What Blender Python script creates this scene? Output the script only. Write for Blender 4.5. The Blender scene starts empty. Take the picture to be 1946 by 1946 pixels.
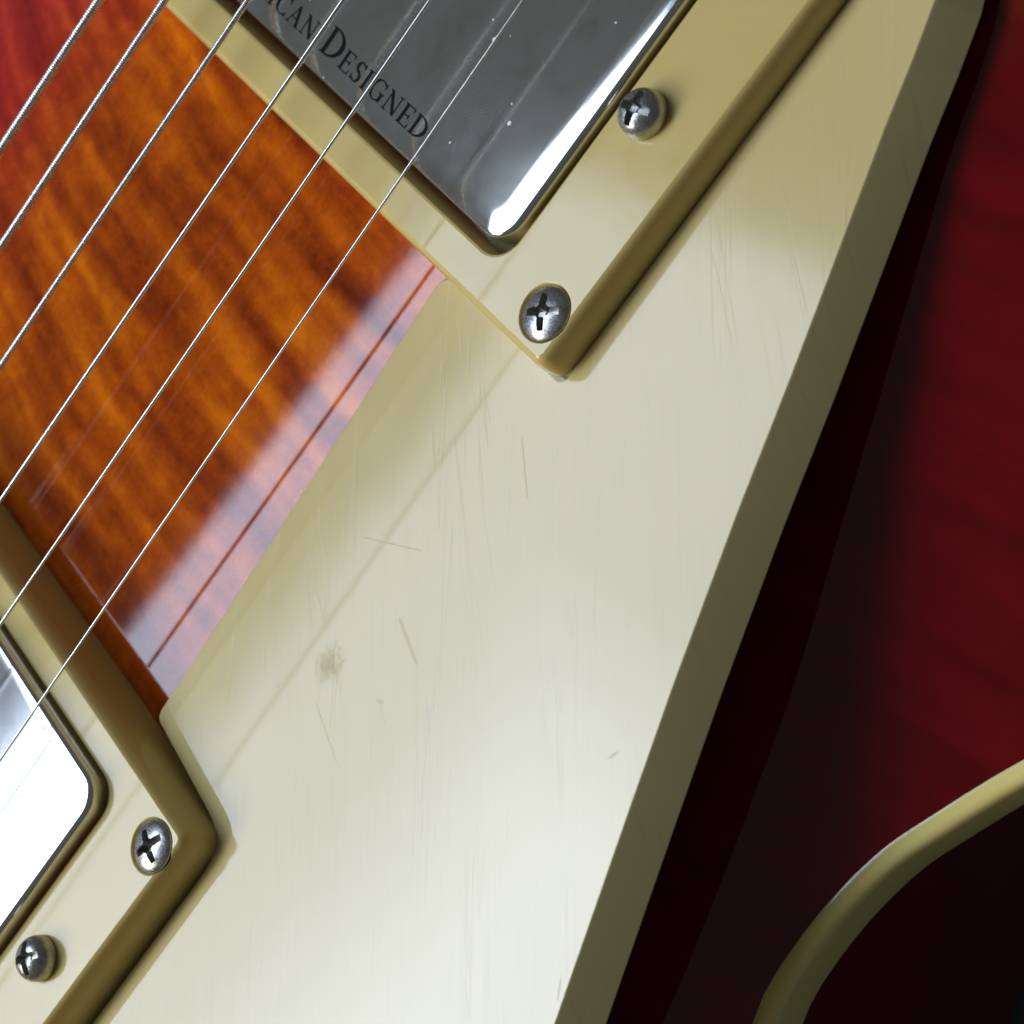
import bpy, bmesh, math, random
from mathutils import Vector, Matrix
from mathutils.geometry import delaunay_2d_cdt
import numpy as np
random.seed(7)
S = 0.001                                   # the code thinks in millimetres
scene = bpy.context.scene
COL = scene.collection

# ------------------------------------------------------------------ camera
W = 1946.0; FPX = 3682.07
CPOS = np.array([59.4458, -144.6377, 134.5291])
CR = np.array([[0.56682, -0.56704, -0.59764], [-0.78248, -0.59752, -0.17521], [-0.25775, 0.56696, -0.78238]])  # right, down, forward
cam_d = bpy.data.cameras.new('camera'); cam = bpy.data.objects.new('camera', cam_d); COL.objects.link(cam)
right, down, fwd = [Vector(r) for r in CR]
M = Matrix(((right.x, -down.x, -fwd.x), (right.y, -down.y, -fwd.y), (right.z, -down.z, -fwd.z))).to_4x4()
cam.matrix_world = Matrix.Translation(Vector(CPOS) * S) @ M
cam_d.sensor_width = 36; cam_d.lens = 36 * FPX / W
cam_d.clip_start = 0.005; cam_d.clip_end = 50
cam_d.dof.use_dof = True; cam_d.dof.focus_distance = 0.174; cam_d.dof.aperture_fstop = 42
scene.camera = cam

# ------------------------------------------------------------------ light
world = bpy.data.worlds.new('World'); scene.world = world; world.use_nodes = True
bg = world.node_tree.nodes['Background']; bg.inputs[0].default_value = (0.92, 0.97, 0.90, 1); bg.inputs[1].default_value = 0.080
def panel(name, corner, e1, e2, rad, col):
    """rectangular lamp from one corner (mm) along two edges at right angles"""
    c, a, b = Vector(corner) * S, Vector(e1) * S, Vector(e2) * S
    b = b - a * (a.dot(b) / a.length_squared)
    d = bpy.data.lights.new(name, 'AREA'); d.shape = 'RECTANGLE'; d.size = a.length; d.size_y = b.length
    d.energy = rad * math.pi * d.size * d.size_y; d.color = col
    o = bpy.data.objects.new(name, d); COL.objects.link(o)
    x = a.normalized(); z = a.cross(b).normalized(); y = z.cross(x)
    if z.dot(c + a / 2 + b / 2) < 0: x, z = -x, -z
    m = Matrix((x, y, z)).transposed().to_4x4()                      # an area lamp shines down its own -Z
    o.matrix_world = Matrix.Translation(c + a / 2 + b / 2) @ m
    return o
WK = np.array([-43.0, 1078.0, 1200.0]); WE1 = np.array([-0.9927, -0.1856, -0.2034]) * 1200; WE2 = np.array([0.2573, -1.1536, -0.2034]) * 1200
panel('window', WK, WE1 * 0.95, WE2 * 0.52, 7.0, (0.64, 0.77, 1.0))
for i in range(3):                                                   # the sky grows brighter towards one side of the window
    panel('window_bright_pane', WK + WE1 * (0.26 + 0.05 * i) + WE2 * (0.18 + 0.055 * i) - np.array([0, 0, 8.0 + 8 * i]), WE1 * (0.44 - 0.08 * i), WE2 * (0.28 - 0.055 * i), 2.3, (0.74, 0.83, 1.0))
panel('room_lamp', (-1180, 60, 560), (60, 520, 0), (290, -30, 330), 9.0, (1.0, 0.92, 0.76))
scene.view_settings.view_transform = 'Standard'; scene.view_settings.look = 'None'
scene.view_settings.exposure = 0.0; scene.view_settings.gamma = 1.0
scene.view_settings.use_curve_mapping = False
scene.render.engine = 'CYCLES'
scene.cycles.max_bounces = 6; scene.cycles.diffuse_bounces = 3; scene.cycles.glossy_bounces = 4

# ------------------------------------------------------------------ helpers
def ray(px, py):
    return CR.T @ np.array([(px - W / 2) / FPX, (py - W / 2) / FPX, 1.0])
def un(px, py, pl):
    """pixel -> point on the plane z = a + b*x + c*y (a real surface of the guitar)"""
    a, b, c = pl; d = ray(px, py)
    t = (a + b * CPOS[0] + c * CPOS[1] - CPOS[2]) / (d[2] - b * d[0] - c * d[1])
    return CPOS + t * d
def mesh_obj(name, verts, faces, mat, parent=None, smooth=True, angle=38, kind=None):
    me = bpy.data.meshes.new(name)
    me.from_pydata([(v[0] * S, v[1] * S, v[2] * S) for v in verts], [], faces)
    return link_mesh(name, me, mat, parent, smooth, angle, kind)
def link_mesh(name, me, mat, parent=None, smooth=True, angle=38, kind=None):
    bm = bmesh.new(); bm.from_mesh(me)
    bmesh.ops.recalc_face_normals(bm, faces=bm.faces)
    for f in bm.faces: f.smooth = smooth and not (f.calc_area() > 60 * S * S and f.normal.z > 0.99)
    for e in bm.edges:
        if len(e.link_faces) == 2 and e.calc_face_angle(0) > math.radians(angle): e.smooth = False
    bm.to_mesh(me); bm.free()
    me.materials.clear(); me.materials.append(mat)
    o = bpy.data.objects.new(name, me); COL.objects.link(o)
    if parent: o.parent = parent
    if kind: o['kind'] = kind
    return o
def loft(loops, closed_ends=(False, False)):
    n = len(loops[0]); verts = [p for l in loops for p in l]; faces = []
    for i in range(len(loops) - 1):
        for j in range(n):
            a = i * n + j; b = i * n + (j + 1) % n
            faces.append((a, b, b + n, a + n))
    if closed_ends[0]: faces.append(tuple(range(n - 1, -1, -1)))
    if closed_ends[1]: faces.append(tuple(range((len(loops) - 1) * n, len(loops) * n)))
    return verts, faces
def rrect(x0, x1, y0, y1, r, k=7, n=10):
    """rounded rectangle, counter-clockwise, same count for any size"""
    pts = []
    cs = [(x1 - r, y0 + r, -90), (x1 - r, y1 - r, 0), (x0 + r, y1 - r, 90), (x0 + r, y0 + r, 180)]
    for i, (cx, cy, a0) in enumerate(cs):
        for j in range(k + 1):
            a = math.radians(a0 + 90 * j / k); pts.append((cx + r * math.cos(a), cy + r * math.sin(a)))
        nx = cs[(i + 1) % 4]; a = math.radians(nx[2]); e = (nx[0] + r * math.cos(a), nx[1] + r * math.sin(a)); s = pts[-1]
        for j in range(1, n): pts.append((s[0] + (e[0] - s[0]) * j / n, s[1] + (e[1] - s[1]) * j / n))
    return pts
def catmull(pts, n=8, closed=True):
    out = []; m = len(pts)
    for i in range(m if closed else m - 1):
        p0, p1, p2, p3 = [np.array(pts[(i + k) % m], float) for k in (-1, 0, 1, 2)]
        for j in range(n):
            t = j / n
            out.append(0.5 * ((2 * p1) + (-p0 + p2) * t + (2 * p0 - 5 * p1 + 4 * p2 - p3) * t * t + (-p0 + 3 * p1 - 3 * p2 + p3) * t ** 3))
    return out
def boolean_cut(ob, cutters):
    """carve real holes, without operators"""
    for c in cutters:
        m = ob.modifiers.new('cut', 'BOOLEAN'); m.operation = 'DIFFERENCE'; m.solver = 'EXACT'; m.object = c
    bpy.context.view_layer.update()
    dg = bpy.context.evaluated_depsgraph_get()
    me = bpy.data.meshes.new_from_object(ob.evaluated_get(dg))
    ob.modifiers.clear(); old = ob.data; mat = old.materials[0]; ob.data = me
    me.materials.clear(); me.materials.append(mat)
    for p in me.polygons: p.material_index = 0
    bm = bmesh.new(); bm.from_mesh(me)
    for f in bm.faces: f.smooth = not (f.normal.z > 0.998)
    for e in bm.edges:
        e.smooth = not (len(e.link_faces) == 2 and e.calc_face_angle(0) > math.radians(32))
    bm.to_mesh(me); bm.free()
    for c in cutters: bpy.data.objects.remove(c)

# ------------------------------------------------------------------ materials
class NT:
    def __init__(s, name):
        s.m = bpy.data.materials.new(name); s.m.use_nodes = True; s.t = s.m.node_tree
        s.b = s.t.nodes['Principled BSDF']
        tc = s.t.nodes.new('ShaderNodeTexCoord')
        s.mm = s.vmath('SCALE', tc.outputs['Object'], scale=1000.0)
        sp = s.t.nodes.new('ShaderNodeSeparateXYZ'); s.t.links.new(s.mm, sp.inputs[0])
        s.x, s.y, s.z = sp.outputs
    def put(s, sock, v):
        if hasattr(v, 'is_output') or isinstance(v, bpy.types.NodeSocket): s.t.links.new(v, sock)
        elif v is not None: sock.default_value = v
    def vmath(s, op, a, b=None, scale=None):
        n = s.t.nodes.new('ShaderNodeVectorMath'); n.operation = op; s.put(n.inputs[0], a)
        if b is not None: s.put(n.inputs[1], b)
        if scale is not None: s.put(n.inputs['Scale'], scale)
        return n.outputs[0]
    def math(s, op, a, b=None, c=None, clamp=False):
        n = s.t.nodes.new('ShaderNodeMath'); n.operation = op; n.use_clamp = clamp
        for i, v in enumerate((a, b, c)):
            if v is not None: s.put(n.inputs[i], v)
        return n.outputs[0]
    def xyz(s, x, y, z=0.0):
        n = s.t.nodes.new('ShaderNodeCombineXYZ'); s.put(n.inputs[0], x); s.put(n.inputs[1], y); s.put(n.inputs[2], z); return n.outputs[0]
    def noise(s, vec, scale=1.0, detail=3.0, rough=0.5, dist=0.0):
        n = s.t.nodes.new('ShaderNodeTexNoise'); s.put(n.inputs['Vector'], vec); n.inputs['Scale'].default_value = scale
        n.inputs['Detail'].default_value = detail; n.inputs['Roughness'].default_value = rough; n.inputs['Distortion'].default_value = dist
        return n.outputs['Fac']
    def voronoi(s, vec, scale=1.0):
        n = s.t.nodes.new('ShaderNodeTexVoronoi'); s.put(n.inputs['Vector'], vec); n.inputs['Scale'].default_value = scale
        return n.outputs['Distance'], n.outputs['Color']
    def ramp(s, v, stops, interp='LINEAR'):
        n = s.t.nodes.new('ShaderNodeValToRGB'); s.put(n.inputs[0], v); e = n.color_ramp.elements; n.color_ramp.interpolation = interp
        while len(e) < len(stops): e.new(0.5)
        for el, (p, c) in zip(e, stops):
            el.position = p; el.color = (c, c, c, 1) if not isinstance(c, tuple) else (*c, 1)
        return n.outputs[0]
    def mix(s, f, a, b, mode='MIX'):
        n = s.t.nodes.new('ShaderNodeMix'); n.data_type = 'RGBA'; n.blend_type = mode
        s.put(n.inputs[0], f)
        for sock, v in ((n.inputs[6], a), (n.inputs[7], b)):
            s.put(sock, (*v, 1) if isinstance(v, tuple) and len(v) == 3 else v)
        return n.outputs[2]
    def smooth(s, v, lo, hi):
        n = s.t.nodes.new('ShaderNodeMapRange'); n.interpolation_type = 'SMOOTHSTEP'; s.put(n.inputs[0], v)
        n.inputs[1].default_value = lo; n.inputs[2].default_value = hi
        return n.outputs[0]
    def bump(s, h, dist, strength=1.0, normal=None):
        n = s.t.nodes.new('ShaderNodeBump'); s.put(n.inputs['Height'], h); n.inputs['Distance'].default_value = dist * S
        n.inputs['Strength'].default_value = strength
        if normal is not None: s.put(n.inputs['Normal'], normal)
        return n.outputs[0]
    def rot2(s, ang):
        """coordinates turned in the plane of the top: along, across"""
        c, q = math.cos(ang), math.sin(ang)
        a = s.math('ADD', s.math('MULTIPLY', s.x, c), s.math('MULTIPLY', s.y, q))
        b = s.math('ADD', s.math('MULTIPLY', s.x, -q), s.math('MULTIPLY', s.y, c))
        return a, b
    def segment(s, a, b, w):
        """0..1 mask of a hairline from a to b (mm), soft edge w"""
        ax, ay = a; dx, dy = b[0] - ax, b[1] - ay; L2 = dx * dx + dy * dy
        px = s.math('SUBTRACT', s.x, ax); py = s.math('SUBTRACT', s.y, ay)
        t = s.math('DIVIDE', s.math('ADD', s.math('MULTIPLY', px, dx), s.math('MULTIPLY', py, dy)), L2, clamp=True)
        ex = s.math('SUBTRACT', px, s.math('MULTIPLY', t, dx)); ey = s.math('SUBTRACT', py, s.math('MULTIPLY', t, dy))
        d = s.math('SQRT', s.math('ADD', s.math('MULTIPLY', ex, ex), s.math('MULTIPLY', ey, ey)))
        return s.math('SUBTRACT', 1.0, s.smooth(d, w * 0.3, w))
    def set(s, **k):
        for n, v in k.items():
            n = n.replace('_', ' ')
            s.put(s.b.inputs[n], (*v, 1) if isinstance(v, tuple) and len(v) == 3 and 'Color' in n else v)

TB = -0.035                                                # the strings, rings and top all lean this way along the neck
GP = (2.0 + 0.028 * 27 - 0.035 * 44, -0.028, -0.035)        # plane of the pickguard's face
def gpt(px, py, drop=0.0):
    return un(px, py, (GP[0] - drop, GP[1], GP[2]))

def maple(name):
    n = NT(name)
    warp = n.noise(n.xyz(n.math('MULTIPLY', n.x, 0.05), n.math('MULTIPLY', n.y, 0.06)), 1, 2)
    xw = n.math('ADD', n.x, n.math('MULTIPLY', n.math('SUBTRACT', warp, 0.5), 3.5))
    bend = n.math('MULTIPLY', n.math('MULTIPLY', n.y, n.y), 0.0016)
    xw = n.math('SUBTRACT', n.math('SUBTRACT', xw, bend), n.math('MULTIPLY', n.y, 0.07))
    f1 = n.noise(n.xyz(n.math('MULTIPLY', xw, 0.25), n.math('MULTIPLY', n.y, 0.026)), 1, 1.2, 0.5)
    f2 = n.noise(n.xyz(n.math('MULTIPLY', xw, 0.85), n.math('MULTIPLY', n.y, 0.07)), 1, 2, 0.5)
    mot = n.noise(n.xyz(n.math('MULTIPLY', n.x, 0.34), n.math('MULTIPLY', n.y, 0.30)), 1, 5, 0.62, 0.4)
    fine = n.noise(n.xyz(n.math('MULTIPLY', n.x, 1.5), n.math('MULTIPLY', n.y, 2.1)), 1, 3, 0.6)
    v = n.math('ADD', n.math('MULTIPLY', f1, 0.56), n.math('ADD', n.math('MULTIPLY', f2, 0.10), n.math('ADD', n.math('MULTIPLY', mot, 0.23), n.math('MULTIPLY', fine, 0.11))))
    org = n.ramp(v, [(0.36, (0.13, 0.012, 0.0003)), (0.45, (0.27, 0.036, 0.0004)), (0.53, (0.42, 0.070, 0.0004)), (0.64, (0.66, 0.150, 0.0006))])
    red = n.ramp(v, [(0.34, (0.085, 0.0001, 0.0015)), (0.50, (0.12, 0.0002, 0.0025)), (0.66, (0.155, 0.0004, 0.004))])
    # the sunburst: amber under the strings, cherry towards both edges
    yy = n.math('ADD', n.y, n.math('MULTIPLY', n.math('SUBTRACT', warp, 0.5), 14.0))
    up = n.smooth(yy, 24.0, 56.0); dn = n.smooth(yy, -36.0, -58.0)
    bass = n.ramp(v, [(0.34, (0.16, 0.006, 0.008)), (0.50, (0.36, 0.014, 0.010)), (0.66, (0.58, 0.050, 0.022))])
    col = n.mix(dn, n.mix(up, org, bass), red)
    peel = n.noise(n.mm, 0.16, 2, 0.5); peel2 = n.noise(n.mm, 0.9, 2, 0.5)
    nb = n.bump(peel, 0.0025, 1.0); nb = n.bump(peel2, 0.0004, 1.0, nb)
    dist, vc = n.voronoi(n.mm, 0.16)                      # a few specks of dust on the lacquer
    sep = n.t.nodes.new('ShaderNodeSeparateColor'); n.t.links.new(vc, sep.inputs[0])
    dust = n.math('MULTIPLY', n.math('LESS_THAN', dist, n.math('MULTIPLY', n.math('POWER', sep.outputs[0], 4.0), 0.025)), n.math('GREATER_THAN', sep.outputs[1], 0.35))
    n.set(Base_Color=n.mix(n.math('MULTIPLY', dust, 0.35), col, (0.55, 0.48, 0.42)), Roughness=n.math('ADD', 0.035, n.math('MULTIPLY', dust, 0.4)), IOR=1.56, Normal=nb)
    return n.m

def cream(name, guard=False, tone=(0.585, 0.47, 0.205)):
    n = NT(name)
    blot = n.noise(n.mm, 0.05, 3, 0.55)
    col = n.mix(blot, tuple(c * f for c, f in zip(tone, (0.95, 0.95, 0.90))), tuple(min(1, c * f) for c, f in zip(tone, (1.05, 1.05, 1.1))))
    if not guard:
        scr = n.noise(n.mm, 0.5, 4, 0.6)
        n.set(Subsurface_Weight=0.35, Subsurface_Radius=(1.0, 0.62, 0.25), Subsurface_Scale=0.0022)
        n.set(Base_Color=col, Roughness=n.ramp(scr, [(0.3, 0.085), (0.7, 0.14)]), IOR=1.5, Normal=n.bump(n.noise(n.mm, 0.22, 2), 0.014))
        return n.m
    # rubbing marks: the guard has been wiped and picked over, mostly one way
    p0 = gpt(900, 900); p1 = gpt(890, 1400); ang = math.atan2(p1[1] - p0[1], p1[0] - p0[0])
    al, ac = n.rot2(ang)
    streak = n.noise(n.xyz(n.math('MULTIPLY', al, 0.07), n.math('MULTIPLY', ac, 2.4)), 1, 4, 0.65)
    cont = n.noise(n.xyz(n.math('MULTIPLY', al, 0.014), n.math('MULTIPLY', ac, 0.50), 3.0), 1, 3, 0.5)
    hair = n.math('SUBTRACT', 1.0, n.smooth(n.math('ABSOLUTE', n.math('SUBTRACT', cont, 0.5)), 0.002, 0.007))
    gate = n.smooth(n.noise(n.xyz(n.math('MULTIPLY', al, 0.035), n.math('MULTIPLY', ac, 0.20), 9.0), 1, 2), 0.47, 0.60)
    hair = n.math('MULTIPLY', hair, gate)
    al2, ac2 = n.rot2(ang + 0.16)
    cont2 = n.noise(n.xyz(n.math('MULTIPLY', al2, 0.012), n.math('MULTIPLY', ac2, 0.42), 17.0), 1, 2, 0.5)
    hair2 = n.math('SUBTRACT', 1.0, n.smooth(n.math('ABSOLUTE', n.math('SUBTRACT', cont2, 0.46)), 0.0015, 0.006))
    gate2 = n.smooth(n.noise(n.xyz(n.math('MULTIPLY', al, 0.03), n.math('MULTIPLY', ac, 0.2), 29.0), 1, 2), 0.50, 0.62)
    hair = n.math('MAXIMUM', hair, n.math('MULTIPLY', hair2, gate2))
    marks = None
    for a, b, w in (((760, 1178), (790, 1258), 0.28), ((690, 1020), (800, 1046), 0.09), ((992, 835), (1002, 945), 0.10),
                    ((1060, 1900), (1066, 1860), 0.10), ((1158, 1440), (1172, 1430), 0.16), ((600, 1335), (640, 1450), 0.08),
                    ((718, 1332), (726, 1334), 0.30)):
        qa = gpt(*a); qb = gpt(*b); m = n.segment((qa[0], qa[1]), (qb[0], qb[1]), w)
        marks = m if marks is None else n.math('MAXIMUM', marks, m)
    # one scuffed patch
    sc = gpt(626, 1262); dx = n.math('SUBTRACT', n.x, float(sc[0])); dy = n.math('SUBTRACT', n.y, float(sc[1]))
    dd = n.math('SQRT', n.math('ADD', n.math('MULTIPLY', dx, dx), n.math('MULTIPLY', dy, dy)))
    ragged = n.math('ADD', dd, n.math('MULTIPLY', n.math('SUBTRACT', n.noise(n.xyz(n.math('MULTIPLY', al, 1.1), n.math('MULTIPLY', ac, 1.7), 5.0), 1, 5, 0.75), 0.5), 5.0))
    scuff = n.math('MULTIPLY', n.math('SUBTRACT', 1.0, n.smooth(ragged, 0.2, 2.0)), n.smooth(n.noise(n.xyz(n.math('MULTIPLY', al, 1.2), n.math('MULTIPLY', ac, 3.2)), 1, 4, 0.7), 0.30, 0.46))
    col = n.mix(n.math('MULTIPLY', scuff, 0.60), col, (0.43, 0.29, 0.12))
    col = n.mix(n.math('MULTIPLY', marks, 0.16), col, (0.40, 0.33, 0.17))
    col = n.mix(n.math('MULTIPLY', hair, 0.16), col, (0.30, 0.25, 0.14))
    col = n.mix(n.math('MULTIPLY', n.smooth(streak, 0.52, 0.70), 0.10), col, (0.33, 0.28, 0.17))
    h = n.math('SUBTRACT', n.math('MULTIPLY', streak, 0.30), n.math('ADD', n.math('MULTIPLY', hair, 0.5), n.math('ADD', n.math('MULTIPLY', scuff, 1.6), n.math('MULTIPLY', marks, 0.8))))
    nb = n.bump(n.noise(n.mm, 0.055, 2, 0.5), 0.05); nb = n.bump(h, 0.004, 1.0, nb)
    rg = n.math('ADD', n.ramp(streak, [(0.25, 0.090), (0.75, 0.120)]), n.math('MULTIPLY', n.math('MAXIMUM', scuff, n.math('MULTIPLY', marks, 0.7)), 0.35))
    n.set(Base_Color=col, Roughness=rg, IOR=1.5, Normal=nb)
    return n.m

def nickel(name, base=(0.62, 0.61, 0.57), rough=0.10, worn=False):
    n = NT(name)
    if not worn:
        nz = n.noise(n.mm, 1.6, 5, 0.65); nz2 = n.noise(n.mm, 5.0, 3, 0.6)
        col = n.mix(n.smooth(nz, 0.40, 0.68), base, tuple(c * 0.72 for c in base))
        n.set(Base_Color=col, Metallic=0.92, Roughness=n.ramp(nz2, [(0.3, rough * 0.7), (0.75, rough * 1.8)]), Normal=n.bump(nz2, 0.006))
        return n.m
    haze = n.noise(n.mm, 0.28, 5, 0.65); fine = n.noise(n.mm, 3.2, 4, 0.7)
    a1, c1 = n.rot2(0.5); scr = n.noise(n.xyz(n.math('MULTIPLY', a1, 0.25), n.math('MULTIPLY', c1, 7.0)), 1, 3, 0.6)
    film = n.ramp(haze, [(0.35, 0.95), (0.7, 0.88)])          # greasy film over the plating
    # dust and flecks
    dist, vc = n.voronoi(n.mm, 0.62)
    sep = n.t.nodes.new('ShaderNodeSeparateColor'); n.t.links.new(vc, sep.inputs[0])
    size = n.math('MULTIPLY', n.math('POWER', sep.outputs[0], 3.0), 0.16)
    fleck = n.math('MULTIPLY', n.math('LESS_THAN', dist, size), n.math('GREATER_THAN', sep.outputs[1], 0.45))
    col = n.mix(n.smooth(haze, 0.38, 0.66), base, tuple(c * 0.86 for c in base))
    col = n.mix(n.math('MULTIPLY', n.smooth(fine, 0.56, 0.75), 0.35), col, (0.70, 0.70, 0.68))
    rg = n.math('ADD', n.ramp(haze, [(0.30, 0.075), (0.70, 0.10)]), n.math('MULTIPLY', n.smooth(scr, 0.60, 0.74), 0.04))
    rg = n.math('ADD', rg, n.math('MULTIPLY', fleck, 0.5))
    n.set(Base_Color=n.mix(fleck, col, (0.80, 0.78, 0.72)), Metallic=n.math('MULTIPLY', n.math('SUBTRACT', 1.0, fleck), film), Roughness=rg,
          Normal=n.bump(scr, 0.00015))
    return n.m

def simple(name, col, rough, **k):
    n = NT(name); nz = n.noise(n.mm, 0.3, 4, 0.6)
    n.set(Base_Color=n.mix(nz, tuple(c * 0.85 for c in col), tuple(c * 1.15 for c in col)), Roughness=rough, **k); return n.m
MAPLE = maple('flamed_maple_gloss')
GUARD = cream('cream_guard_plastic', True)
RINGM = cream('cream_ring_plastic', tone=(0.60, 0.465, 0.17))
BIND = cream('aged_binding_plastic', tone=(0.86, 0.68, 0.24))
COVER = nickel('worn_nickel_cover', (0.66, 0.66, 0.62), worn=True)
COVER2 = nickel('bright_nickel_cover', (0.74, 0.74, 0.74), worn=True)
SCREW = nickel('nickel_screw', (0.48, 0.47, 0.46), 0.24)
RECESS = nickel('dark_screw_recess', (0.34, 0.33, 0.30), 0.3)
STRING = simple('plain_steel_string', (0.74, 0.71, 0.66), 0.22, Metallic=1.0)
WOUND = nickel('wound_nickel_string', (0.78, 0.74, 0.69), 0.22)
SIDE = simple('cherry_gloss_side', (0.13, 0.003, 0.004), 0.08)
INK = simple('black_etched_ink', (0.003, 0.003, 0.003), 0.6, Specular_IOR_Level=0.1)
TABLE = simple('dark_teal_cloth', (0.07, 0.10, 0.12), 0.8)

# ------------------------------------------------------------------ the surface the guitar lies on
ZE = -14.5                                  # height of the rim of the top
Z0 = -0.2                                   # height of the top between the pickups
ZB = -70.0                                  # height of the back
tv, tf = [], []
NT_, R_ = 40, 1500.0
for i in range(NT_ + 1):
    for j in range(NT_ + 1):
        tv.append((-R_ + 2 * R_ * i / NT_, -R_ + 2 * R_ * j / NT_, ZB - 1.0))
for i in range(NT_):
    for j in range(NT_):
        a = i * (NT_ + 1) + j; tf.append((a, a + 1, a + NT_ + 2, a + NT_ + 1))
table = mesh_obj('table_surface', tv, tf, TABLE); table['kind'] = 'structure'
table['label'] = 'dark teal surface under the guitar'; table['category'] = 'surface'

# ------------------------------------------------------------------ the guitar
guitar = bpy.data.objects.new('electric_guitar', None); COL.objects.link(guitar)
guitar.location = (0, 0, 0)
guitar['label'] = 'cherry sunburst electric guitar with flamed maple top and cream pickguard'
guitar['category'] = 'guitar'

# --- body: inner line of the binding at the waist comes from the photograph, the rest is the usual outline
waist = [tuple(un(px, py, (ZE, 0, 0))[:2]) for px, py in ((1430, 1946), (1464, 1868), (1504, 1806), (1548, 1747), (1594, 1694), (1644, 1644), (1697, 1599), (1775, 1548), (1849, 1501), (1946, 1444))]
inner = [(-205, -26), (-150, -28), (-133, -40), (-141, -66), (-160, -82), (-182, -92), (-190, -101), (-180, -112), (-150, -120), (-110, -119), (-70, -109), (-40, -100.5), (-20, -94.3)]
inner += waist
inner += [(45, -98.5), (70, -110), (110, -134), (160, -156), (200, -161), (240, -149), (270, -115), (282, -60), (285, 0), (282, 60), (270, 115), (240, 149), (200, 161), (160, 156), (110, 136), (70, 116),
          (30, 103), (0, 101), (-40, 108), (-90, 123), (-140, 130), (-185, 121), (-205, 90), (-209, 50), (-207, 26)]
inner = catmull(inner, 8)
inner = [np.array(p) for p in inner]
def normals(poly):
    m = len(poly); out = []
    for i in range(m):
        t = poly[(i + 1) % m] - poly[i - 1]; t = t / (np.linalg.norm(t) + 1e-9); out.append(np.array((t[1], -t[0])))
    return out
area2 = sum(inner[i][0] * inner[(i + 1) % len(inner)][1] - inner[(i + 1) % len(inner)][0] * inner[i][1] for i in range(len(inner)))
NOUT = normals(inner)
if area2 < 0: NOUT = [-n for n in NOUT]
def off(d, z): return [(p[0] + n[0] * d, p[1] + n[1] * d, z) for p, n in zip(inner, NOUT)]

IN = np.array(inner)
IN2 = np.roll(IN, -1, axis=0)
def edge_dist(P):
    out = np.full(len(P), 1e9)
    D = IN2 - IN; L2 = (D ** 2).sum(1) + 1e-12
    for i in range(len(IN)):
        t = np.clip(((P - IN[i]) @ D[i]) / L2[i], 0, 1); q = IN[i] + t[:, None] * D[i]
        out = np.minimum(out, np.sqrt(((P - q) ** 2).sum(1)))
    return out
def inside(P):
    r = np.zeros(len(P), bool)
    for a, b in zip(IN, IN2):
        c = (a[1] > P[:, 1]) != (b[1] > P[:, 1])
        xi = (b[0] - a[0]) * (P[:, 1] - a[1]) / (b[1] - a[1] + 1e-12) + a[0]
        r ^= c & (P[:, 0] < xi)
    return r
gx, gy = np.meshgrid(np.arange(-208, 286, 3.7), np.arange(-162, 163, 3.7))
G = np.stack([gx.ravel(), gy.ravel()], 1); G = G + 0.4 * np.sin(G[:, ::-1] * 1.7)
G = G[inside(G)]; G = G[edge_dist(G) > 1.6]
P2 = np.concatenate([IN, G]); nb_ = len(IN)
res = delaunay_2d_cdt([Vector(p) for p in P2], [(i, (i + 1) % nb_) for i in range(nb_)], [], 1, 1e-5)
PV = np.array([tuple(v) for v in res[0]])
d_ = edge_dist(PV)
t_ = np.clip((56 - d_) / 56, 0, 1)
t_ = np.maximum(t_, 0.8 * np.clip((np.abs(PV[:, 1]) - 43) / 55, 0, 1))
w_ = t_ ** 1.45
zz = (Z0 + TB * PV[:, 0]) * (1 - w_) + ZE * w_
def zb(x): return Z0 + TB * x
body_top = mesh_obj('body_top', [(p[0], p[1], z) for p, z in zip(PV, zz)], [tuple(f) for f in res[2]], MAPLE, guitar, angle=80)
body_top['label'] = 'glossy flamed maple top, amber shading to cherry'
bv, bf = loft([off(0.0, ZE - 0.6), off(0.0, ZE + 0.03), off(0.9, ZE + 0.05), off(1.35, ZE - 0.10), off(1.65, ZE - 0.45), off(1.75, ZE - 1.0), off(1.78, ZE - 5.4), off(1.4, ZE - 5.4)])
binding = mesh_obj('binding', bv, bf, BIND, guitar, angle=60); binding['label'] = 'yellowed cream binding along the rim'
sv, sf = loft([off(1.68, ZE - 5.3), off(1.72, ZE - 6.0), off(1.72, ZB + 4.0), off(1.4, ZB + 2.6), off(0.6, ZB + 1.4), off(-1.0, ZB + 0.6), off(-3.0, ZB + 0.3), off(-5.0, ZB)], (False, True))
side = mesh_obj('body_side', sv, sf, SIDE, guitar, angle=50); side['label'] = 'dark cherry lacquered side of the body'

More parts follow.
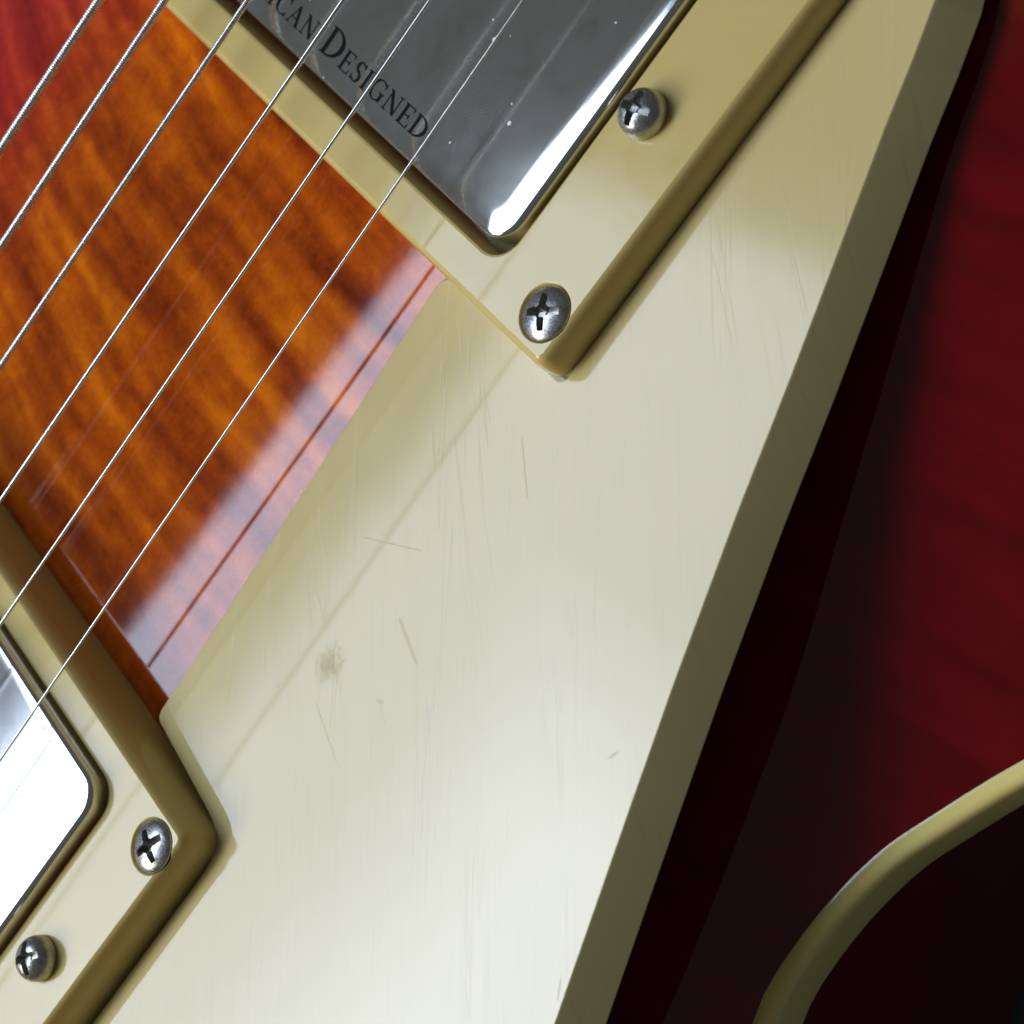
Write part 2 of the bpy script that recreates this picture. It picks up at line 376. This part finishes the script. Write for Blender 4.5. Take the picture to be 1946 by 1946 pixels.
# --- pickup rings
def make_screw_mesh(kind):
    prof = ([(0.0, 0.80), (0.5, 0.785), (1.0, 0.73), (1.5, 0.63), (2.0, 0.46), (2.35, 0.28), (2.5, 0.12), (2.52, 0.0), (2.3, -0.30), (1.2, -1.6)] if kind == 'oval' else
            [(0.0, 2.05), (0.5, 2.03), (1.0, 1.95), (1.45, 1.78), (1.8, 1.52), (2.05, 1.18), (2.2, 0.75), (2.26, 0.3), (2.26, 0.0), (1.9, -0.08), (1.2, -0.1), (1.2, -2.0)])
    n = 56; verts = [(0, 0, prof[0][1])]; faces = []
    for r, z in prof[1:]:
        for j in range(n): a = 2 * math.pi * j / n; verts.append((r * math.cos(a), r * math.sin(a), z))
    for j in range(n): faces.append((0, 1 + j, 1 + (j + 1) % n))
    for i in range(len(prof) - 2):
        for j in range(n):
            a = 1 + i * n + j; b = 1 + i * n + (j + 1) % n; faces.append((a, a + n, b + n, b))
    faces.append(tuple(1 + (len(prof) - 2) * n + j for j in range(n - 1, -1, -1)))
    o = mesh_obj('screw_blank', verts, faces, SCREW)
    zt = prof[0][1] + 0.2; zb = prof[0][1] - 1.15; cut = []
    for k in range(2):                                   # the two blades of the cross
        L, l = 1.85, 1.05; w, v = 0.40, 0.28
        q = []
        for z, LL, ww in ((zt, L, w), (zt - 0.35, L * 0.97, w), (zb, l, v)):
            q.append([(-LL, -ww * 0.8, z), (-LL * 0.55, -ww, z), (LL * 0.55, -ww, z), (LL, -ww * 0.8, z), (LL, ww * 0.8, z), (LL * 0.55, ww, z), (-LL * 0.55, ww, z), (-LL, ww * 0.8, z)])
        vv, ff = loft(q, (True, True))
        if k: vv = [(-y, x, z + 0.003) for x, y, z in vv]
        cut.append(mesh_obj('cross_cutter', vv, ff, SCREW))
    # centre well, four-cornered
    q = []
    for z, r in ((zt, 0.82), (zt - 0.45, 0.72), (zb - 0.1, 0.34)):
        q.append([(r * math.cos(math.pi / 4 * j + 0.39), r * math.sin(math.pi / 4 * j + 0.39), z) for j in range(8)])
    vv, ff = loft(q, (True, True)); cut.append(mesh_obj('cross_cutter', vv, ff, SCREW))
    boolean_cut(o, cut)
    me = o.data; bpy.data.objects.remove(o)
    me.materials.append(RECESS)                          # faces inside the cross take a darker nickel than the head
    def top(r):
        for (r0, z0), (r1, z1) in zip(prof, prof[1:]):
            if r0 <= r <= r1: return z0 + (z1 - z0) * (r - r0) / (r1 - r0 + 1e-9)
        return 0
    for p in me.polygons:
        c = p.center / S; r = math.hypot(c.x, c.y)
        if r < 1.95 and c.z < top(r) - 0.10: p.material_index = 1; p.use_smooth = False
    return me
OVAL = make_screw_mesh('oval'); PAN = make_screw_mesh('pan')
def place(name, me, loc, rz, parent, tilt=(0, 0)):
    o = bpy.data.objects.new(name, me); COL.objects.link(o); o.parent = parent
    o.location = [c * S for c in loc]; o.rotation_euler = (tilt[0], tilt[1], rz); return o

def make_ring(x0, x1, yb, ht, k, inn, screws, hs):
    """x0..x1 outer base, y -yb..yb, ht(x, y) = top height, k = how far the walls lean in"""
    loops = []
    def loop(o, r, zf): return [(x, y, zf(x, y)) for x, y in rrect(x0 + o * k, x1 - o * k, -yb + o * k, yb - o * k, r)]
    loops.append(loop(0.0, 1.9, lambda x, y: zb(x) + 0.02)); loops.append(loop(0.05, 1.85, lambda x, y: zb(x) + 0.5))
    loops.append(loop(0.15, 1.7, lambda x, y: ht(x, y) - 2.1)); loops.append(loop(0.32, 1.5, lambda x, y: ht(x, y) - 1.4)); loops.append(loop(0.58, 1.3, lambda x, y: ht(x, y) - 0.80))
    loops.append(loop(0.90, 1.0, lambda x, y: ht(x, y) - 0.36)); loops.append(loop(1.22, 0.8, lambda x, y: ht(x, y) - 0.10)); loops.append(loop(1.5, 0.6, lambda x, y: ht(x, y))); loops.append(loop(1.62, 0.55, lambda x, y: ht(x, y)))
    def iloop(o, r, zf): return [(x, y, zf(x, y)) for x, y in rrect(inn[0] - o, inn[1] + o, -inn[2] - o, inn[2] + o, r)]
    loops.append(iloop(0.45, 3.2, lambda x, y: ht(x, y))); loops.append(iloop(0.30, 3.1, lambda x, y: ht(x, y))); loops.append(iloop(0.08, 2.9, lambda x, y: ht(x, y) - 0.08)); loops.append(iloop(0.0, 2.8, lambda x, y: ht(x, y) - 0.3))
    loops.append(iloop(0.0, 2.8, lambda x, y: zb(x) + 0.02)); loops.append(loops[0])
    v, f = loft(loops[:-1]); n = len(loops[0]); q0 = (len(loops) - 2) * n
    for j in range(n): f.append((q0 + j, q0 + (j + 1) % n, (j + 1) % n, j))
    ring = mesh_obj('pickup_ring', v, f, RINGM, guitar, angle=34)
    cut = []
    for (x, y, rz) in screws:
        z = ht(x, y); prof = [(2.86, 0.06), (2.70, -0.04), (2.62, -0.25), (1.4, -1.5), (1.4, -2.6)]
        q = [[(x + r * math.cos(2 * math.pi * j / 48), y + r * math.sin(2 * math.pi * j / 48), ht(x + r * math.cos(2 * math.pi * j / 48), y) + dz) for j in range(48)] for r, dz in prof]
        vv, ff = loft(q, (True, True)); cut.append(mesh_obj('hole_cutter', vv, ff, RINGM))
    for (x, y, rz) in hs:
        z = ht(x, y); q = [[(x + 1.5 * math.cos(2 * math.pi * j / 32), y + 1.5 * math.sin(2 * math.pi * j / 32), z + dz) for j in range(32)] for dz in (0.5, -2.5)]
        vv, ff = loft(q, (True, True)); cut.append(mesh_obj('hole_cutter', vv, ff, RINGM))
    boolean_cut(ring, cut)
    sl = math.atan(ht(1, 0) - ht(0, 0))
    for (x, y, rz) in screws: place('screw', OVAL, (x, y, ht(x, y) - 0.22), rz, ring, (0, -sl))
    for (x, y, rz) in hs: place('height_screw', PAN, (x, y, ht(x, y) + 0.12), rz, ring, (0, -sl))
    return ring
h1 = lambda x, y: 5.40 - 0.042 * (x - 28)
h2 = lambda x, y: 7.38 + TB * (x + 28)
c1 = un(1034, 594, (5.5 + 0.042 * 28, -0.042, 0)); k1 = un(1219, 215, (6.1 + 0.042 * 28, -0.042, 0)); c2 = un(286, 1608, (7.5 + TB * 28, TB, 0)); k2 = un(67, 1822, (8.1 + TB * 28, TB, 0))
ring_b = make_ring(27.1, 72.4, 44.95, h1, 0.75, (31.8, 68.0, 34.2),
                   [(c1[0], c1[1], 0.62), (c1[0] + 37.5, c1[1], 1.2), (c1[0], -c1[1], 0.3), (c1[0] + 37.5, -c1[1], 0.9)], [(k1[0], k1[1], 0.25), (k1[0], -k1[1], 1.1)])
ring_b['label'] = 'cream mounting ring of the pickup with lettering'
ring_n = make_ring(-72.4, -26.9, 44.65, h2, 0.65, (-68.6, -30.9, 34.3),
                   [(c2[0], c2[1], 1.25), (c2[0] - 37.5, c2[1], 0.2), (c2[0], -c2[1], 0.8), (c2[0] - 37.5, -c2[1], 0.4)], [(k2[0], k2[1], 1.0), (k2[0], -k2[1], 0.5)])
ring_n['label'] = 'cream mounting ring of the pickup with bright cover'

# --- pickup covers
def make_cover(x0, x1, yb, zt, crown, mat, tilt):
    loops = []
    xe = x0 if x0 > 0 else x1                            # the edge facing the other pickup
    def loop(o, r, z): return [(x, y, z + (tilt * (y + yb) + TB * (x - xe) if z > 0 else 0)) for x, y in rrect(x0 + o, x1 - o, -yb + o, yb - o, r)]
    loops.append(loop(0, 3.0, -2.0)); rt = 0.55
    if crown:                                            # the top is pressed: it falls away gently before the tight edge
        prof = [(0.0, 0.0), (0.2, 0.007), (0.6, 0.034), (1.0, 0.078), (1.4, 0.14), (1.7, 0.21)]
    else: prof = [(0.0, 0.0), (0.3, 0.02)]
    wid, fall = prof[-1]
    loops.append(loop(0, 3.0, zt - fall - rt - 0.3))
    for j in range(7):
        a = math.radians(90 * j / 6); o = rt * (1 - math.cos(a)); loops.append(loop(o, 3.0 - o, zt - fall - rt + rt * math.sin(a)))
    for o, d in prof[::-1][1:]: loops.append(loop(rt + wid - o, max(0.9, 2.6 - (wid - o) * 0.7), zt - d))
    loops.append(loop(rt + wid + 0.5, 0.9, zt))
    v, f = loft(loops, (True, True))
    return mesh_obj('pickup_cover', v, f, mat, guitar, angle=60)
ZC1 = 6.25
cov_b = make_cover(33.1, 66.8, 33.85, ZC1, True, COVER, -0.026); cov_b['label'] = 'hazy nickel pickup cover with etched black lettering'
cov_n = make_cover(-67.6, -31.2, 34.0, 9.2, False, COVER2, 0.0); cov_n['label'] = 'bright nickel pickup cover mirroring the window'

# --- lettering on the cover: serif small capitals
def quad(x0, y0, x1, y1, w):                              # a straight stroke, w thick
    L = math.hypot(x1 - x0, y1 - y0); nx, ny = -(y1 - y0) / L * w / 2, (x1 - x0) / L * w / 2
    return [(x0 + nx, y0 + ny), (x1 + nx, y1 + ny), (x1 - nx, y1 - ny), (x0 - nx, y0 - ny)]
def arc(cx, cy, rx, ry, a0, a1, wx, wy, n=14):            # a bowed stroke, thick at the sides, thin at top and foot
    o, i = [], []
    for k in range(n + 1):
        a = math.radians(a0 + (a1 - a0) * k / n); c, s = math.cos(a), math.sin(a)
        o.append((cx + rx * c, cy + ry * s)); i.append((cx + (rx - wx) * c, cy + (ry - wy) * s))
    return [[o[k], o[k + 1], i[k + 1], i[k]] for k in range(n)]
T, t = 0.155, 0.065
def serif(x, y, w=0.22): return [quad(x - w / 2, y, x + w / 2, y, t)]
def glyph(c):
    g = []
    if c == 'I': g = [quad(.15, 0, .15, 1, T)] + serif(.15, .03, .3) + serif(.15, .97, .3); return g, .30
    if c == 'D': g = [quad(.14, 0, .14, 1, T)] + serif(.10, .03, .2) + serif(.10, .97, .2) + arc(.22, .5, .56, .5, -90, 90, T + .01, t) + [quad(.12, .03, .24, .03, t), quad(.12, .97, .24, .97, t)]; return g, .80
    if c == 'E': g = [quad(.14, 0, .14, 1, T), quad(.1, .03, .60, .03, t), quad(.1, .97, .57, .97, t), quad(.1, .51, .46, .51, t), quad(.585, 0, .61, .22, t), quad(.56, 1, .555, .80, t), quad(.45, .40, .45, .62, t)] + serif(.08, .03, .16) + serif(.08, .97, .16); return g, .64
    if c == 'N': g = [quad(.14, 0, .14, 1, t), quad(.70, 0, .70, 1, t), quad(.12, .96, .69, .04, T)] + serif(.14, .03, .26) + serif(.10, .97, .18) + serif(.70, .97, .26); return g, .84
    if c == 'A': g = [quad(.10, 0, .40, .98, t), quad(.38, 1.0, .70, 0, T), quad(.22, .36, .58, .36, t)] + serif(.10, .03, .24) + serif(.70, .03, .28); return g, .82
    if c == 'C': g = arc(.48, .5, .44, .52, 48, 312, T + .01, t, 20) + [quad(.77, .99, .76, .72, t), quad(.77, .02, .78, .24, t)]; return g, .82
    if c == 'G': g = arc(.48, .5, .44, .52, 48, 305, T + .01, t, 20) + [quad(.77, .99, .76, .72, t), quad(.74, .04, .74, .44, T)] + serif(.72, .44, .30); return g, .88
    if c == 'S': g = arc(.30, .745, .24, .275, 30, 255, T, t, 14) + arc(.30, .255, .26, .275, 75, -150, T, t, 14) + [quad(.25, .56, .37, .46, T), quad(.52, 1.0, .52, .78, t), quad(.07, 0, .07, .25, t)]; return g, .60
    if c == 'M': g = [quad(.12, 0, .14, 1, t), quad(.14, .98, .46, .04, T), quad(.46, .04, .78, .98, t), quad(.80, 0, .78, 1, T)] + serif(.12, .03, .24) + serif(.80, .03, .28); return g, .94
    if c == 'R': g = [quad(.14, 0, .14, 1, T)] + serif(.12, .03, .26) + serif(.10, .97, .2) + arc(.24, .74, .30, .26, -90, 90, T, t) + [quad(.30, .50, .66, .02, T), quad(.12, .97, .26, .97, t), quad(.12, .50, .26, .50, t)] + serif(.68, .03, .18); return g, .74
    return g, .35
PL1 = (ZC1 - 0.026 * 33.85 - TB * 33.1, TB, -0.026)
base_end = un(768, 256, PL1); base_e = un(645, 119, PL1)                   # foot of the last D and of the first small E
CAP = 2.05; bx = (base_end[0] + base_e[0]) / 2
# advance along -y; fix so that the small E starts at base_e and the last D starts near base_end
word = [('A', 1.42)] + [(c, 1) for c in 'MERICAN'] + [(' ', 1)] + [('D', 1.42)] + [(c, 1) for c in 'ESIGNED']
adv = []; pos = 0.0
for c, s in word:
    g, w = glyph(c); adv.append(pos); pos += (w * s + 0.12) * (1 if c != ' ' else 1.1)
iE, iD = 10, len(word) - 1
scale_y = (base_e[1] - base_end[1]) / (adv[iD] - adv[iE])
for (c, s), p in zip(word, adv):
    g, w = glyph(c)
    if not g: continue
    verts, faces = [], []
    for k, poly in enumerate(g):
        z = ZC1 + 0.008 + 0.0006 * (k % 9); b0 = len(verts)
        for (gx_, gy_) in poly:
            vy = base_e[1] - (p - adv[iE] + gx_ * s) * scale_y
            vx = bx + gy_ * CAP * s
            verts.append((vx, vy, z - 0.026 * (vy + 33.85) + TB * (vx - 33.1)))
        faces.append(tuple(range(b0, len(verts))))
    lo = mesh_obj('letter', verts, faces, INK, cov_b, smooth=False)

# --- pickguard
class V:                                                  # an outline corner: position, fillet, and for the edge that follows it (mid offset, mid drop, foot offset)
    def __init__(s, p, r, e): s.p = np.array(p[:2], float); s.r = r; s.e = e
EO, EN, ES, ER = (0.16, 0.13, 2.75), (2.05, 0.55, 2.1), (0.22, 0.20, 0.30), (0.06, 0.08, 0.08)
R1X, R1Y = 27.0, -45.05
s0, s1 = gpt(600, 900), gpt(400, 1210)
v0 = s0[:2] + (s1[:2] - s0[:2]) * ((R1X - s0[0]) / (s1[0] - s0[0]))
n4 = gpt(462, 1602); n5 = gpt(250, 1946); n5 = n4 + (n5 - n4) * 2.6; n5[1] = n4[1] - 0.35
PG = [V(v0, 2.0, ES), V(s0, 0.5, ES), V(s1, 0.5, ES), V(gpt(315, 1337), 1.2, EN), V(n4, 4.5, EN), V(n5, 2.0, EO),
      V((-86, -58), 6, EO), V((-80, -82), 10, EO), V((-48, -94.6), 12, EO)]
for q in ((1053, 1946), (1200, 1525), (1283, 1290), (1404, 965), (1500, 722), (1584, 500), (1682, 240), (1735, 110), (1776, 0)):
    PG.append(V(gpt(*q), 3.0, EO))
PG += [V(gpt(1798, -90), 3, EO), V((84.0, -47.0), 1.0, EO), V((85.5, R1Y), 0.5, ER), V((R1X, R1Y), 1.0, ER)]
def offset_poly(poly, d):
    m = len(poly); ar = sum(poly[i][0] * poly[(i + 1) % m][1] - poly[(i + 1) % m][0] * poly[i][1] for i in range(m)); sg = 1 if ar > 0 else -1
    out = []
    for i in range(m):
        def line(k):
            a, b = poly[k], poly[(k + 1) % m]; t = (b - a) / np.linalg.norm(b - a); nn = sg * np.array((t[1], -t[0])); return a + nn * d[k], t
        (a, ta), (b, tb) = line((i - 1) % m), line(i)
        cr = ta[0] * tb[1] - ta[1] * tb[0]
        if abs(cr) < 0.02:
            out.append((a + ta * ((poly[i] - a) @ ta) + b + tb * ((poly[i] - b) @ tb)) / 2)
        else:
            w = b - a; out.append(a + ta * ((w[0] * tb[1] - w[1] * tb[0]) / cr))
    return out
def fillet_poly(poly, rad, k=6, n=5):
    m = len(poly); pts = []; own = []
    arcs = []
    for i in range(m):
        a, b, c = poly[i - 1], poly[i], poly[(i + 1) % m]
        u, v = (a - b), (c - b); lu, lv = np.linalg.norm(u), np.linalg.norm(v); u /= lu; v /= lv
        ang = math.acos(max(-1, min(1, u @ v))); tl = min(rad[i] / max(math.tan(ang / 2), 1e-3), lu * .45, lv * .45)
        arcs.append([(1 - s) ** 2 * (b + u * tl) + 2 * s * (1 - s) * b + s * s * (b + v * tl) for s in [j / k for j in range(k + 1)]])
    for i in range(m):
        for j, p in enumerate(arcs[i]): pts.append(p); own.append((i, j / k))
        s, e = arcs[i][-1], arcs[(i + 1) % m][0]
        for j in range(1, n): pts.append(s + (e - s) * j / n); own.append((i, 1.0))
    return pts, own
base = [v.p for v in PG]; m = len(PG)
rT = [v.r for v in PG]
def pz(p, drop): return GP[0] + GP[1] * p[0] + GP[2] * p[1] - drop
TH = 2.9
Tp, own = fillet_poly(base, rT)
Mp, _ = fillet_poly(offset_poly(base, [v.e[0] for v in PG]), rT)
Hp, _ = fillet_poly(offset_poly(base, [v.e[0] * 0.5 for v in PG]), rT)
Bp, _ = fillet_poly(offset_poly(base, [v.e[2] for v in PG]), rT)
def drop_at(i, s): return PG[i - 1].e[1] * (1 - s) + PG[i].e[1] * s
LT = [(p[0], p[1], pz(p, 0)) for p in Tp]
LH = [(p[0], p[1], pz(q, drop_at(*o) * 0.42)) for p, q, o in zip(Hp, Tp, own)]
LM = [(p[0], p[1], pz(q, drop_at(*o))) for p, q, o in zip(Mp, Tp, own)]
LB = [(p[0], p[1], pz(q, TH)) for p, q in zip(Bp, Tp)]
gv, gf = loft([LT, LH, LM, LB])
n = len(LT)
# flat face and underside, triangulated so that the concave outline fills cleanly
bm = bmesh.new()
vs = [bm.verts.new([c * S for c in v]) for v in gv]
for f in gf:
    try: bm.faces.new([vs[i] for i in f])
    except ValueError: pass
f1 = bm.faces.new(vs[:n]); f2 = bm.faces.new(vs[3 * n:][::-1])
bmesh.ops.triangulate(bm, faces=[f1, f2], ngon_method='BEAUTY')
top_n = Vector((-GP[1], -GP[2], 1)).normalized()
me = bpy.data.meshes.new('pickguard'); bm.to_mesh(me); bm.free()
guard = link_mesh('pickguard', me, GUARD, guitar, angle=24)
for p in guard.data.polygons:
    if p.normal.dot(top_n) > 0.9999: p.use_smooth = False
guard; guard['label'] = 'scratched cream plastic pickguard with bevelled outer edge'

# --- strings
ys = [24.735, 15.666, 5.302, -5.70, -15.344, -25.12]
gauge = [1.08, 0.86, 0.64, 0.43, 0.33, 0.254]
STRPIX = [[(0, 286), (188, 0)], [(0, 471), (313, 0)], [(0, 697), (471, 0)], [(0, 953), (652, 0)], [(0, 1188), (817, 0)], [(65, 1350), (994, 0)]]
def make_string(i):
    pl = (15.5, -0.040, 0.0)
    a, b = [un(q[0], q[1], pl) for q in STRPIX[i]]
    d = (b - a) / (b - a)[0]
    p0 = a + d * (-150 - a[0]); p1 = a + d * (120 - a[0]); L = np.linalg.norm(p1 - p0); ax = (p1 - p0) / L
    sd = np.cross((0, 0, 1.0), ax); sd /= np.linalg.norm(sd); up = np.cross(ax, sd)
    r = gauge[i] / 2; verts, faces = [], []
    if i < 3:
        pitch = (0.30, 0.24, 0.17)[i]; per = 5; nr = int(L / pitch * per); ns = 10; depth = (0.060, 0.045, 0.03)[i]
    else: nr, ns, pitch, depth = 30, 12, 1e9, 0
    for k in range(nr + 1):
        s = L * k / nr
        for j in range(ns):
            th = 2 * math.pi * j / ns
            ph = 2 * math.pi * s / pitch + th if depth else 0
            rr = r - depth * (0.5 - 0.5 * math.cos(ph)) if depth else r
            verts.append(tuple(p0 + ax * s + sd * rr * math.cos(th) + up * rr * math.sin(th)))
    for k in range(nr):
        for j in range(ns):
            a_, b_ = k * ns + j, k * ns + (j + 1) % ns; faces.append((a_, b_, b_ + ns, a_ + ns))
    o = mesh_obj('string', verts, faces, WOUND if i < 3 else STRING, guitar, angle=89)
    o['label'] = ('thick wound low string', 'wound string next to the thickest', 'thinnest of the wound strings', 'thickest plain steel string', 'second thinnest plain string', 'thinnest plain steel string')[i]
for i in range(6): make_string(i)
